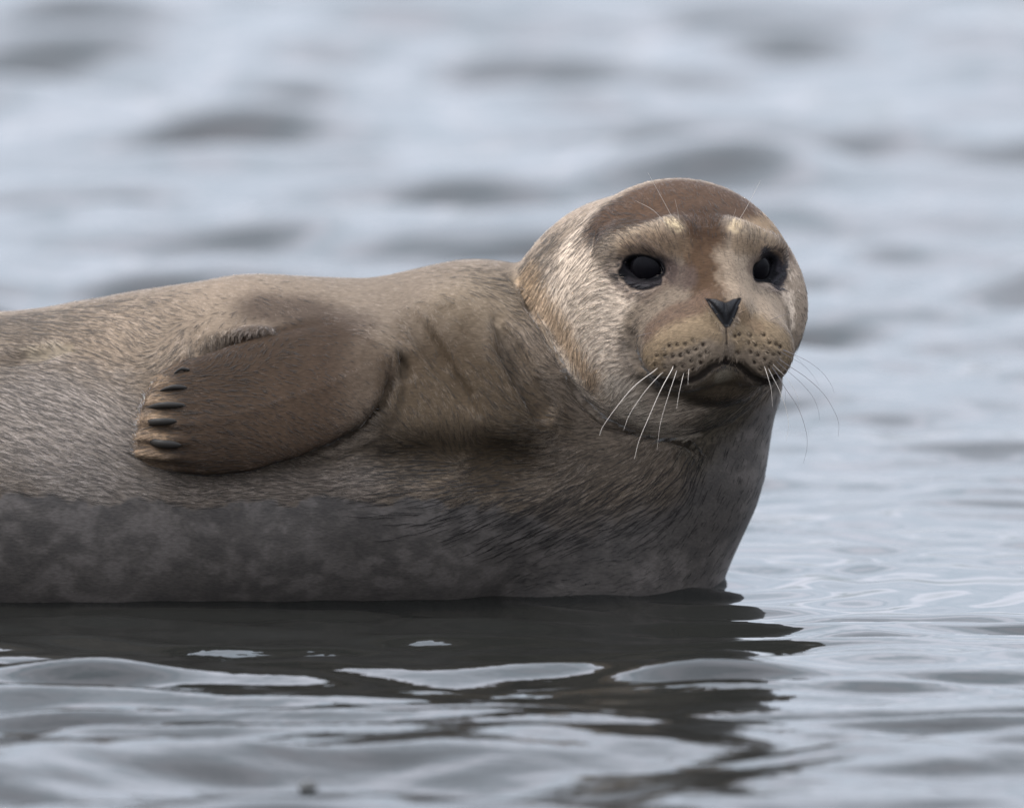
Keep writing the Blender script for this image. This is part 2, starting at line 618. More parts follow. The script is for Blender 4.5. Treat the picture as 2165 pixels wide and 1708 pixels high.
for A in corner:
    for ax in range(3):
        if A[ax] == 0:
            B = list(A); B[ax] = 1
            fa = F[cells[:, 0] + A[0], cells[:, 1] + A[1], cells[:, 2] + A[2]]
            fb = F[cells[:, 0] + B[0], cells[:, 1] + B[1], cells[:, 2] + B[2]]
            m = (fa < 0) != (fb < 0)
            t = np.where(m, fa / np.where(m, fa - fb, 1), 0)
            pos = np.array(A, float)[None].repeat(len(cells), 0)
            pos[:, ax] += t
            acc[m] += pos[m]; num[m] += 1
V = lo + (cells + acc / num[:, None]) * h
quads = []
for ax in range(3):
    o1, o2 = (ax + 1) % 3, (ax + 2) % 3
    sl_a = [slice(1, n[q] - 1) for q in range(3)]; sl_b = list(sl_a)
    sl_a[ax] = slice(0, n[ax] - 1); sl_b[ax] = slice(1, n[ax])
    a_, b_ = sg[tuple(sl_a)], sg[tuple(sl_b)]
    for flip in (False, True):
        e = np.argwhere((a_ & ~b_) if not flip else (~a_ & b_))
        e[:, o1] += 1; e[:, o2] += 1
        c0 = []
        for (i, j) in ((-1, -1), (0, -1), (0, 0), (-1, 0)):
            q = e.copy(); q[:, o1] += i; q[:, o2] += j
            c0.append(vid[q[:, 0], q[:, 1], q[:, 2]])
        q = np.stack(c0, 1)
        quads.append(q[:, ::-1] if flip else q)
Q = np.concatenate(quads)
Q = Q[(Q >= 0).all(1)]


def project(v, it=2, step=1.0):
    for _ in range(it):
        e = 0.0008
        d0 = sdf(v)
        g = np.stack([sdf(v + np.eye(3)[i] * e) - d0 for i in range(3)], 1) / e
        g2 = (g * g).sum(1)
        v = v - step * np.clip(d0 / np.maximum(g2, 0.2), -0.003, 0.003)[:, None] * g
    return v


me = np_mesh('body', V, Q)
# finer mesh on face and flipper
bm = bmesh.new(); bm.from_mesh(me)


def region(c):
    return ((c.x > 0.085 and c.z > 0.16 and c.y < 0.16) or
            (-0.46 < c.x < -0.08 and 0.10 < c.z < 0.31 and c.y < 0.09))


def face_region(c):
    return c.x > 0.10 and 0.20 < c.z < 0.37 and c.y < 0.10


for reg in (region, face_region):
    edges = set()
    for f in bm.faces:
        if reg(f.calc_center_median()):
            edges.update(f.edges)
    bmesh.ops.subdivide_edges(bm, edges=list(edges), cuts=1, use_grid_fill=True)
bmesh.ops.triangulate(bm, faces=bm.faces[:])
bm.to_mesh(me); bm.free()
nv = len(me.vertices)
V = np.empty(nv * 3, np.float32); me.vertices.foreach_get('co', V); V = V.reshape(-1, 3).astype(float)
V = project(V, 2, 0.9)
me.vertices.foreach_set('co', V.astype(np.float32).ravel())
me.update()
me.shade_smooth()
TRI = np.empty(len(me.polygons) * 3, np.int32)
me.loops.foreach_get('vertex_index', TRI); TRI = TRI.reshape(-1, 3)
VN = np.empty(nv * 3, np.float32); me.vertex_normals.foreach_get('vector', VN); VN = VN.reshape(-1, 3).astype(float)
print('seal body', nv, 'verts', len(TRI), 'tris')

# ------------------------------------------------------------------ coat colours (of the animal itself)
def MK(pts, rad, soft, col, strength=1.0):
    return (on(pts, sdf) if len(pts) > 1 else on(pts * 2, sdf), rad * S, soft * S, sc(col), strength)


def headness(p):
    w = loc_op(np.full(len(p), 1.0), p, K(1360, 690, .16), 0.25, lambda e, q: head_sd(q))
    return 1 - sstep(0.001, 0.007, w)


SPOTS = on([(1281.7 + a * .2028, 502.3 + b * .2028) for a, b in SPOTS_Z], sdf)

WETLINE = on([(-60, 1068), (0, 1064), (150, 1058), (300, 1054), (450, 1055), (560, 1058), (700, 1066), (800, 1058), (900, 1056), (1000, 1085),
              (1100, 1100), (1250, 1090), (1400, 1050), (1480, 985), (1540, 930), (1590, 880), (1630, 830)], sdf)
_o = np.argsort(WETLINE[:, 0])
WLX, WLZ = WETLINE[_o, 0], WETLINE[_o, 2]


def wetness(p):
    z = np.interp(p[:, 0], WLX, WLZ)
    z = z + 0.030 * (fbm(p, 45, 3) - 0.5) + 0.036 * (fbm(p + 4, 15, 2) - 0.5) - 0.2 * np.maximum(p[:, 1] - 0.30, 0)
    soft = 0.003 + 0.022 * sstep(-0.05, 0.08, p[:, 0])
    return 1 - sstep(-soft, soft, p[:, 2] - z)


MARKS = [
    # body
    MK([(250, 720), (500, 650)], 60, 200, (160, 140, 120)),
    MK([(1000, 640), (1050, 620)], 40, 120, (142, 124, 103), .8),
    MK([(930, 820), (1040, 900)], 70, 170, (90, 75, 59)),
    MK([(350, 1030), (600, 1035), (760, 1025)], 20, 50, (150, 135, 122), .8),
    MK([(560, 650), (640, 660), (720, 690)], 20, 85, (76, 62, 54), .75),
    MK([(495, 722), (540, 708), (600, 705)], 18, 20, (104, 90, 79), .9),
    MK([(440, 725), (475, 722)], 12, 24, (124, 108, 92), .8),
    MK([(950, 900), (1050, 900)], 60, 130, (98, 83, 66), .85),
    MK([(70, 752), (150, 742)], 8, 14, (198, 178, 150), .8),
    MK([(100, 900), (200, 960)], 70, 150, (190, 175, 162), .85),
    # neck rim and head
    MK([(1432, 640), (1330, 660)], 245, 80, (218, 197, 175)),
    MK([(1115, 575), (1165, 665), (1215, 745), (1290, 830)], 10, 40, (176, 146, 114), .8),
    MK([(1290, 462), (1360, 420), (1450, 400), (1560, 430), (1630, 480)], 46, 62, (76, 58, 45)),
    MK([(1330, 470), (1400, 440)], 24, 34, (68, 52, 40), .6),
    MK([(1390, 445), (1480, 440), (1570, 445)], 34, 44, (76, 58, 45)),
    MK([(1480, 470), (1490, 520), (1502, 570)], 32, 36, (76, 57, 43)),
    MK([(1500, 560), (1532, 612)], 38, 36, (92, 71, 54), .9),
    MK([(1600, 480), (1645, 490)], 22, 26, (140, 118, 94), .8),
    MK([(1316, 514), (1350, 494), (1395, 482), (1432, 478)], 8, 24, (186, 162, 134), .5),
    MK([(1428, 478)], 10, 10, (222, 198, 160)),
    MK([(1556, 479)], 10, 10, (222, 198, 160)),
    MK([(1556, 480), (1600, 496), (1632, 516)], 7, 22, (186, 162, 134), .5),
    MK([(1560, 560), (1580, 640), (1650, 660)], 26, 40, (176, 155, 133), .8),
    MK([(1335, 530), (1390, 512), (1440, 520)], 14, 26, (132, 108, 86), .7),
    MK([(1570, 520), (1605, 522), (1640, 535)], 10, 22, (140, 116, 92), .65),
    # muzzle
    MK([(1400, 735), (1470, 715)], 48, 36, (152, 130, 104)),
    MK([(1600, 715), (1640, 735)], 40, 30, (152, 130, 104)),
    MK([(1440, 775), (1500, 755)], 26, 24, (150, 132, 114), .8),
    MK([(1580, 765), (1630, 775)], 20, 22, (146, 128, 110), .8),
    MK([(1375, 698), (1420, 664), (1478, 640)], 15, 26, (112, 90, 75), .85),
    MK([(1568, 655), (1600, 690)], 8, 16, (150, 124, 98), .7),
    MK([(1360, 770), (1340, 730)], 6, 22, (150, 134, 118), .6),
    # chin and throat
    MK([(1525, 800), (1520, 830)], 26, 28, (140, 122, 102)),
    MK([(1530, 790), (1526, 802)], 10, 20, (206, 190, 166), .85),
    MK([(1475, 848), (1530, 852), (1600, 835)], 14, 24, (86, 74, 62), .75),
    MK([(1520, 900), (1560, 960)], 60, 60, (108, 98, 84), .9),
    MK([(1300, 825), (1355, 880), (1405, 905), (1445, 912)], 26, 24, (214, 196, 176), .85),
    # round the eyes
    MK([(1312, 580), (1330, 552), (1365, 540), (1400, 556), (1412, 580), (1372, 614), (1335, 608), (1312, 580)], 12, 26, (112, 94, 82), .75),
    MK([(1590, 568), (1610, 545), (1640, 545), (1655, 575), (1640, 606), (1608, 598), (1590, 568)], 10, 20, (112, 95, 84), .75),
    MK([(1318, 576), (1336, 558), (1362, 548), (1392, 558), (1402, 572), (1372, 600), (1338, 598), (1318, 576)], 8, 9, (14, 13, 15)),
    MK([(1400, 560), (1418, 572)], 11, 16, (44, 40, 44), .9),
    MK([(1418, 572), (1450, 588)], 14, 24, (104, 88, 80), .8),
    MK([(1334, 592), (1360, 604), (1392, 596)], 7, 8, (40, 36, 38)),
    MK([(1594, 566), (1612, 552), (1634, 552), (1644, 570), (1636, 592), (1612, 586), (1594, 566)], 9, 7, (14, 13, 15)),
    MK([(1615, 536), (1640, 552), (1658, 580), (1640, 604)], 9, 8, (48, 45, 48), .95),
    MK([(1256, 520), (1262, 500), (1268, 484)], 2, 5, (40, 34, 30), .9),
    # mouth line skin
    MK([(1534, 765), (1508, 774), (1477, 797), (1440, 810), (1402, 808), (1374, 796)], 4, 7, (26, 21, 19), .9),
    MK([(1534, 765), (1564, 774), (1590, 797), (1616, 808), (1642, 795)], 4, 7, (26, 21, 19), .9),
    MK([(1535, 690), (1536, 725), (1534, 763)], 1, 3, (52, 42, 38), .9),
]
NOSE_PTS = on([(1491, 631), (1512, 633), (1533, 640), (1550, 633), (1568, 629), (1562, 648), (1553, 672), (1543, 692), (1532, 692), (1516, 670), (1502, 650)], sdf)
NC = NOSE_PTS.mean(0)
NR = np.array([math.cos(YAW), math.sin(YAW), 0.0])
NOSE_UV = np.stack([(NOSE_PTS - NC) @ NR, (NOSE_PTS - NC)[:, 2]], 1)


def nose_sd(p):
    q = p - NC
    d = poly_sd(q @ NR, q[:, 2], NOSE_UV)
    return np.where(np.abs(q @ np.array([-math.sin(YAW), math.cos(YAW), 0])) < 0.035, d, 1.0)


def eye_dist(p):
    d = np.full(len(p), 9.0)
    for e, n_v, ry, rz, roll in ((EYE_L, N_L, 43, 20, -.10), (EYE_R, N_R, 35, 17, .34)):
        yaw = math.atan2(n_v[0], -n_v[1])
        d = np.minimum(d, ell(p, e, np.array([ry, 80, rz]) * S, yaw, roll))
    return d


def coat(p):
    n1, n2 = fbm(p, 14, 3), fbm(p + 5, 60, 3)
    c = np.repeat(sc((144, 127, 110))[None], len(p), 0)
    fl = flip_near(p)
    jit = 1 + 0.55 * (n2 - 0.5) + 0.40 * (fbm(p * np.array([1, 1, 0.55]) + 8, 260, 2) - 0.5)
    hn = headness(p)
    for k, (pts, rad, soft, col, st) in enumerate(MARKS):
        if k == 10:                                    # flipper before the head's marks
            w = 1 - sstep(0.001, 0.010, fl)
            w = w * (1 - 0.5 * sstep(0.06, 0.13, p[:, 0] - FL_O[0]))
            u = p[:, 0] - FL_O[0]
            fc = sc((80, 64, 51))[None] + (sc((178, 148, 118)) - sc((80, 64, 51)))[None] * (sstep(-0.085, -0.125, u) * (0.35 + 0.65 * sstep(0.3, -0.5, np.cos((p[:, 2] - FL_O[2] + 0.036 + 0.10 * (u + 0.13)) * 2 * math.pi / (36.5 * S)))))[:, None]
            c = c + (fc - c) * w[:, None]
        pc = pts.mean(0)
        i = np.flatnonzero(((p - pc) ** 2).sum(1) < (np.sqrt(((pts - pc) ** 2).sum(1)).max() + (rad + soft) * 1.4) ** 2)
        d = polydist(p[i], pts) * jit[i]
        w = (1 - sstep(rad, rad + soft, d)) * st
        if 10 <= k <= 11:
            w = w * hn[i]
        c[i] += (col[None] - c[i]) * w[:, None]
    for s_ in SPOTS:
        i = np.flatnonzero(((p - s_) ** 2).sum(1) < (6 * S) ** 2)
        d = np.sqrt(((p[i] - s_) ** 2).sum(1))
        w = (1 - sstep(2.4 * S, 5.8 * S, d)) * 0.92
        c[i] += (sc((44, 34, 28))[None] - c[i]) * w[:, None]
    c = c * ((0.80 + 0.40 * n1) * (0.86 + 0.28 * fbm(p + 2, 190, 2)) * (0.56 + 0.24 * hn))[:, None]
    ed = 1 - sstep(0.0025, 0.0060, eye_dist(p))
    c = c + (sc((12, 11, 13))[None] - c) * ed[:, None]
    wet = wetness(p)
    q = p + 0.03 * np.stack([fbm(p + 3, 16, 3) - .5, fbm(p + 7, 16, 3) - .5, fbm(p + 11, 16, 3) - .5], 1)
    m1, m2 = fbm(q * np.array([1, 1, 1.25]) + 9, 62, 5), fbm(q + 31, 11, 3)
    wc = sc((67, 62, 58))[None] * (0.70 + 0.55 * m2)[:, None]
    lt = sstep(0.51, 0.63, m1) * sstep(0.30, 0.5, m2)
    wc = wc + (sc((108, 100, 95)) - wc) * (0.23 * lt)[:, None]
    dk = sstep(0.47, 0.37, m1)
    wc = wc + (sc((44, 41, 40)) - wc) * (0.30 * dk)[:, None]
    c = c + (wc - c) * wet[:, None]
    return c, wet


COL, WET = coat(V)
COAT0 = COL.copy()
nsd = nose_sd(V)
NOSEW = 1 - sstep(-0.0005, 0.001, nsd)
COL = COL + (sc((30, 28, 30))[None] - COL) * NOSEW[:, None]


def add_attr(m, name, typ, dom, data):
    a = m.attributes.new(name, typ, dom)
    a.data.foreach_set({'FLOAT_COLOR': 'color', 'FLOAT': 'value', 'FLOAT_VECTOR': 'vector'}[typ], np.asarray(data, np.float32).ravel())


add_attr(me, 'coat', 'FLOAT_COLOR', 'POINT', np.concatenate([COL, np.ones((nv, 1))], 1))
add_attr(me, 'wet', 'FLOAT', 'POINT', WET)

m_body, n_, l_, bs = new_mat('seal_skin')
at = n_.new('ShaderNodeAttribute'); at.attribute_name = 'coat'
aw = n_.new('ShaderNodeAttribute'); aw.attribute_name = 'wet'
geo = n_.new('ShaderNodeNewGeometry')
mpb = n_.new('ShaderNodeMapping'); mpb.inputs['Scale'].default_value = (180, 500, 520)
nb1 = n_.new('ShaderNodeTexNoise'); nb1.inputs['Scale'].default_value = 1.0; nb1.inputs['Detail'].default_value = 3
l_.new(geo.outputs['Position'], mpb.inputs['Vector']); l_.new(mpb.outputs['Vector'], nb1.inputs['Vector'])
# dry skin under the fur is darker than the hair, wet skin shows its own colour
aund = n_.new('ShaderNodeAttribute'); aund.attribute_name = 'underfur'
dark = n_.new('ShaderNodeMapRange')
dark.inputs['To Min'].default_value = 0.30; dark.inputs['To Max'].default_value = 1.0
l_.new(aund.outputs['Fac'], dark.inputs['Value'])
grain = n_.new('ShaderNodeMapRange')
grain.inputs['From Min'].default_value = 0.3; grain.inputs['From Max'].default_value = 0.7
grain.inputs['To Min'].default_value = 0.78; grain.inputs['To Max'].default_value = 1.18
l_.new(nb1.outputs['Fac'], grain.inputs['Value'])
mul = n_.new('ShaderNodeMath'); mul.operation = 'MULTIPLY'
l_.new(dark.outputs['Result'], mul.inputs[0]); l_.new(grain.outputs['Result'], mul.inputs[1])
vm = n_.new('ShaderNodeVectorMath'); vm.operation = 'SCALE'
l_.new(at.outputs['Color'], vm.inputs[0]); l_.new(mul.outputs['Value'], vm.inputs['Scale'])
l_.new(vm.outputs['Vector'], bs.inputs['Base Color'])
rg = n_.new('ShaderNodeMapRange'); rg.inputs['To Min'].default_value = 0.75; rg.inputs['To Max'].default_value = 0.46
l_.new(aw.outputs['Fac'], rg.inputs['Value']); l_.new(rg.outputs['Result'], bs.inputs['Roughness'])
bmpb = n_.new('ShaderNodeBump'); bmpb.inputs['Strength'].default_value = 0.25; bmpb.inputs['Distance'].default_value = 0.001
l_.new(nb1.outputs['Fac'], bmpb.inputs['Height']); l_.new(bmpb.outputs['Normal'], bs.inputs['Normal'])
spw = n_.new('ShaderNodeMapRange'); spw.inputs['To Min'].default_value = 0.04; spw.inputs['To Max'].default_value = 0.20
l_.new(aw.outputs['Fac'], spw.inputs['Value']); l_.new(spw.outputs['Result'], bs.inputs['Specular IOR Level'])
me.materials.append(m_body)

seal = bpy.data.objects.new('harbor_seal', None)
scene.collection.objects.link(seal)
seal.location = (0, 0, 0)
seal['label'] = 'young grey brown seal lying in shallow water with its head turned to the viewer'
seal['category'] = 'seal'


def part(name, data, parent=seal, mat=None, label=None):
    o = bpy.data.objects.new(name, data)
    scene.collection.objects.link(o)
    o.parent = parent
    if mat:
        data.materials.append(mat)
    if label:
        o['label'] = label
    return o


body = part('body', me)

# ------------------------------------------------------------------ nose leather, eyes, claws, whiskers
m_nose, n_, l_, bs = new_mat('nose_leather')
bs.inputs['Base Color'].default_value = (0.010, 0.0095, 0.010, 1)
bs.inputs['Roughness'].default_value = 0.36
bs.inputs['Specular IOR Level'].default_value = 0.12
nn = n_.new('ShaderNodeTexNoise'); nn.inputs['Scale'].default_value = 900
g_ = n_.new('ShaderNodeNewGeometry'); l_.new(g_.outputs['Position'], nn.inputs['Vector'])
bb = n_.new('ShaderNodeBump'); bb.inputs['Strength'].default_value = 0.6; bb.inputs['Distance'].default_value = 0.001
l_.new(nn.outputs['Fac'], bb.inputs['Height']); l_.new(bb.outputs['Normal'], bs.inputs['Normal'])
fsel = (nsd[TRI] < 0).all(1)
used, inv = np.unique(TRI[fsel], return_inverse=True)
part('nose', np_mesh('nose', V[used] + VN[used] * 0.0008, inv.reshape(-1, 3)), body, m_nose, 'black V shaped nose leather')

m_eye, n_, l_, bs = new_mat('eye')
bs.inputs['Base Color'].default_value = (0.0025, 0.0022, 0.0028, 1)
bs.inputs['Roughness'].default_value = 0.02
bs.inputs['Specular IOR Level'].default_value = 0.06
bs.inputs['IOR'].default_value = 1.34
for e, nrm_, rr_ in ((EYE_L, N_L, 50), (EYE_R, N_R, 46)):
    bm = bmesh.new()
    bmesh.ops.create_uvsphere(bm, u_segments=48, v_segments=32, radius=rr_ * S)
    em = bpy.data.meshes.new('eye'); bm.to_mesh(em); bm.free(); em.shade_smooth()
    o = part('eye', em, body, m_eye)
    o.location = e - nrm_ * (rr_ + 2.0) * S

m_claw, n_, l_, bs = new_mat('claw_horn')
bs.inputs['Base Color'].default_value = (0.014, 0.012, 0.010, 1)
bs.inputs['Roughness'].default_value = 0.5
bs.inputs['Specular IOR Level'].default_value = 0.12


def tube(pts, rad, seg=8, flat=1.0):
    """tapered tube along pts"""
    pts = np.asarray(pts); nseg = len(pts)
    v, f = [], []
    for i in range(nseg):
        t = pts[min(i + 1, nseg - 1)] - pts[max(i - 1, 0)]
        t = t / np.linalg.norm(t)
        a = np.cross(t, [0.13, 1, 0.07]); a /= np.linalg.norm(a)
        b = np.cross(t, a)
        for s_ in range(seg):
            an = 2 * math.pi * s_ / seg
            v.append(pts[i] + (a * math.cos(an) + b * math.sin(an) * flat) * rad[i])
    for i in range(nseg - 1):
        for s_ in range(seg):
            s2 = (s_ + 1) % seg
            f.append((i * seg + s_, i * seg + s2, (i + 1) * seg + s2, (i + 1) * seg + s_))
    return np_mesh('tube', np.array(v), np.array(f))


def spline(pts, n=24):
    pts = np.asarray(pts, float)
    q = np.concatenate([[2 * pts[0] - pts[1]], pts, [2 * pts[-1] - pts[-2]]])
    out = []
    for i in range(len(pts) - 1):
        for t in np.linspace(0, 1, n // (len(pts) - 1) + 1, endpoint=False):
            p0, p1, p2, p3 = q[i:i + 4]
            out.append(0.5 * (2 * p1 + (p2 - p0) * t + (2 * p0 - 5 * p1 + 4 * p2 - p3) * t * t + (3 * p1 - p0 - 3 * p2 + p3) * t ** 3))
    out.append(pts[-1])
    return np.array(out)


CLAWS = [((402, 783), (384, 785), (368, 790), 4.5), ((396, 820), (366, 821), (338, 826), 6), ((392, 857), (345, 857), (304, 864), 8),
         ((374, 891), (330, 892), (288, 899), 9), ((384, 941), (335, 934), (289, 925), 10)]
for a, b, c, r_ in CLAWS:
    base_p = on([a, b, c], sdf)
    nn_ = nrm(sdf, base_p)
    pts = np.stack([base_p[0] + nn_[0] * 0.0004, base_p[1] + nn_[1] * 0.0030, base_p[2] + np.array([0, -0.001, 0])])
    pts = spline(pts, 14)
    k = len(pts)
    tt = np.linspace(0, 1, k)
    part('claw', tube(pts, 0.95 * r_ * S * np.sqrt(np.clip(1.02 - tt ** 2.0, 0.02, 1)) * np.sqrt(np.clip(1 - (1 - tt) ** 6, 0.02, 1)), 12, 0.75), body, m_claw)

m_wh, n_, l_, bs = new_mat('whisker')
bs.inputs['Base Color'].default_value = (0.38, 0.33, 0.28, 1); bs.inputs['Roughness'].default_value = 0.35
m_whd, n_, l_, bs = new_mat('whisker_dark')
bs.inputs['Base Color'].default_value = (0.10, 0.085, 0.085, 1); bs.inputs['Roughness'].default_value = 0.4


def zr(l): return [(1472.2 + a * .2028, 736.1 + b * .2028) for a, b in l]
def zl(l): return [(1039.2 + a * .3802, 346.4 + b * .3802) for a, b in l]


WH = [  # path, end depth offset, dark, radius px
    (zr([(860, -10), (960, 40), (1150, 130), (1300, 240), (1400, 370), (1440, 470)]), .03, 1, 1.0),
    (zr([(880, 40), (970, 90), (1120, 180), (1220, 290), (1280, 390)]), .03, 1, .8),
    (zr([(860, 110), (950, 175), (1150, 310), (1330, 480), (1450, 680), (1485, 800), (1480, 920)]), .02, 1, 1.2),
    (zr([(840, 140), (930, 220), (1080, 350), (1210, 500), (1270, 640), (1285, 750)]), .02, 1, 1.0),
    (zr([(800, 170), (850, 220), (930, 300), (1030, 450), (1070, 580), (1085, 700)]), .01, 0, .8),
    (zr([(790, 200), (840, 270), (930, 420), (1060, 620), (1140, 850), (1155, 1030), (1115, 1205)]), .01, 1, 1.3),
    (zr([(750, 210), (790, 290), (870, 450), (940, 650), (960, 800), (940, 960)]), .0, 0, 1.2),
    (zr([(710, 190), (740, 280), (780, 430), (795, 610)]), -.01, 0, 1.2),
    (zr([(840, 250), (880, 330), (925, 430), (928, 600)]), .0, 1, .8),
    (zr([(900, 20), (1000, 60), (1080, 130), (1120, 190)]), .02, 1, .7),
    (zl([(925, 1135), (900, 1155), (790, 1240), (690, 1360), (620, 1460), (600, 1510)]), -.02, 0, 1.6),
    (zl([(955, 1160), (930, 1180), (850, 1270), (770, 1390), (735, 1480)]), -.02, 0, 1.3),
    (zl([(1010, 1125), (1000, 1150), (940, 1260), (870, 1420), (820, 1540), (795, 1640)]), -.025, 0, 1.8),
    (zl([(1030, 1150), (1010, 1210), (980, 1300), (940, 1440), (920, 1590)]), -.02, 0, 1.2),
    (zl([(1070, 1160), (1060, 1200), (1040, 1290), (1030, 1360)]), -.015, 0, 1.2),
    (zl([(1098, 1140), (1095, 1170), (1092, 1230)]), -.01, 0, 1.0),
    (zl([(1550, 870), (1610, 845), (1670, 832)]), .0, 1, .8),
    (zl([(890, 940), (840, 950), (790, 965)]), -.005, 1, .8),
    (zl([(970, 335), (900, 260), (800, 205)]), -.004, 0, 1.0),
    (zl([(1005, 300), (960, 215), (870, 50)]), .0, 0, 1.0),
    (zl([(1045, 315), (1030, 240), (1020, 195)]), -.006, 0, .9),
    (zl([(1375, 315), (1420, 240), (1495, 95)]), .0, 0, 1.0),
    (zl([(1340, 305), (1350, 280), (1360, 250)]), -.006, 0, .8),
]
_wp = on([q for w_ in WH for q in w_[0]], sdf)
_wi = 0
for path, dy, dk, r_ in WH:
    hits = _wp[_wi:_wi + len(path)]
    _wi += len(path)
    root = hits[0]
    m_ = len(path)
    pts = [root]
    for i in range(1, m_):
        t = i / (m_ - 1)
        s0 = hits[i][1]
        y_ = root[1] + dy * t - 0.006 * math.sin(min(1, 2 * t) * math.pi / 2)
        if s0 < 1.0:
            y_ = min(y_, s0 - 0.004)
        pts.append(P(path[i][0], path[i][1], y_))
    pts = spline(pts, 30)
    tt = np.linspace(0, 1, len(pts))
    part('whisker', tube(pts, 0.55 * r_ * S * (1.0 - 0.75 * tt), 6), body, m_whd if dk else m_wh)

# ------------------------------------------------------------------ fur
FLOW = [  # px, py, screen direction of the hair tips
    (-300, 800, -1, -.4), (40, 690, -.8, -.8), (100, 720, -.8, -.75), (60, 760, -1, -.3), (300, 700, -.7, -1), (200, 850, -1, -.6), (60, 850, -1, -.5), (100, 950, -1, -.35), (100, 1040, -1, -.15),
    (280, 900, -1, -.55), (250, 1000, -1, -.3), (420, 640, -.7, -1), (600, 640, -.7, -1), (540, 715, -.2, .9), (470, 720, 0, 1), (390, 730, -.3, .6),
    (700, 780, -1, -.9), (600, 850, -1, -.6), (450, 860, -1, -.25), (350, 840, -1, .0), (330, 930, -1, .05), (450, 950, -1, -.1), (650, 920, -1, -.6),
    (500, 1030, -1, 0), (750, 1020, -1, .15), (900, 1000, -1, .2), (1000, 1000, -1, .3), (800, 650, -.8, -.8), (950, 700, -.7, -.9), (900, 850, -.5, -1),
    (970, 930, -.1, -1), (1050, 650, -.6, -1), (1080, 800, -.7, -1), (1150, 720, -.5, -1), (1200, 850, -1, -.4), (1250, 920, -1, .1), (1150, 950, -1, .15),
    (1250, 1000, -1, .45), (1200, 1080, -1, .55), (1000, 1070, -1, .35), (1400, 1020, -.8, .8), (1480, 1010, -.3, 1), (1350, 1050, -1, .7),
    (1130, 560, -1, .3), (1200, 500, -1, .1), (1180, 680, -.8, 1), (1150, 620, -.9, .9), (1250, 640, -1, .35), (1300, 620, -1, .05), (1240, 540, -1, .2), (1230, 770, -.6, 1), (1300, 740, -1, .4),
    (1320, 830, -.7, .9), (1400, 860, -.9, .6), (1450, 910, -.8, .7), (1300, 700, -1, .2), (1380, 650, -1, .15),
    (1400, 420, -.2, -1), (1520, 420, .1, -1), (1600, 450, .5, -1), (1300, 450, -.7, -.8), (1260, 480, -1, -.2), (1350, 515, -.8, -.7), (1420, 490, -.4, -1), (1480, 480, 0, -1), (1560, 490, .2, -1),
    (1640, 510, .6, -.8), (1450, 570, -.15, -1), (1500, 560, 0, -1), (1550, 580, .2, -1), (1530, 615, 0, -1), (1660, 640, .9, .3), (1600, 640, .5, .4), (1640, 600, 1, 0), (1310, 570, -1, .0),
    (1360, 625, -1, .25), (1430, 650, -.8, .5), (1460, 700, -.8, .4), (1440, 740, -.9, .35), (1500, 740, -.4, .8), (1400, 780, -1, .5), (1580, 720, .5, .6), (1620, 750, .7, .6), (1560, 750, .2, 1),
    (1525, 810, -.1, 1), (1530, 900, -.1, 1), (1600, 860, -.05, 1), (1570, 980, -.15, 1), (1520, 1100, -.4, 1), (1300, 1180, -1, .3), (700, 1180, -1, .1), (100, 1180, -1, 0),
]
fp = on([(a, b) for a, b, _, _ in FLOW], sdf)
fd = np.array([c * RIGHT - d * UP for _, _, c, d in FLOW])
fd /= np.linalg.norm(fd, axis=1)[:, None]


def flow(p, nn_):
    out = np.zeros_like(p)
    for c0 in range(0, len(p), 20000):
        q = p[c0:c0 + 20000]
        d2 = ((q[:, None] - fp[None]) ** 2).sum(2) + 4e-5
        w = d2 ** -2.0
        out[c0:c0 + 20000] = (w[:, :, None] * fd[None]).sum(1) / w.sum(1)[:, None]
    out -= (out * nn_).sum(1)[:, None] * nn_
    return out / (np.linalg.norm(out, axis=1)[:, None] + 1e-9)


def scatter(count, weight):
    a, b, c = V[TRI[:, 0]], V[TRI[:, 1]], V[TRI[:, 2]]
    area = np.linalg.norm(np.cross(b - a, c - a), axis=1) * weight[TRI].mean(1)
    cum = np.cumsum(area); cum /= cum[-1]
    t = np.searchsorted(cum, rng.random(count))
    u, v = rng.random(count), rng.random(count)
    m = u + v > 1
    u[m], v[m] = 1 - u[m], 1 - v[m]
    w = np.stack([1 - u - v, u, v], 1)
    p = (V[TRI[t]] * w[:, :, None]).sum(1)
    nn_ = (VN[TRI[t]] * w[:, :, None]).sum(1)
    return p, nn_ / np.linalg.norm(nn_, axis=1)[:, None], TRI[t], w


GROOVES = [(CREASE, 8), (FOLD2, 10), (FOLD1, 3), (MOUTH_L, 8), (MOUTH_R, 8), (PHIL, 1.0), (NOS_L, 4), (NOS_R, 4), (EAR, 2)]


def bare(p):
    d = np.where(nose_sd(p) < -0.0010, -1.0, eye_dist(p) - 0.002)
    for pts, r_ in GROOVES:
        c0 = pts.mean(0)
        i = np.flatnonzero(((p - c0) ** 2).sum(1) < (np.sqrt(((pts - c0) ** 2).sum(1)).max() + 0.02) ** 2)
        d[i] = np.minimum(d[i], polydist(p[i], pts) - r_ * S)
    i = np.flatnonzero(((p - SPOT_C) ** 2).sum(1) < 0.1 ** 2)
    for c0 in range(0, len(i), 20000):
        q = i[c0:c0 + 20000]
        d[q] = np.minimum(d[q], np.sqrt(np.min(((p[q][:, None] - SPOTS[None]) ** 2).sum(2), 1)) - 3.0 * S)
    return d < 0


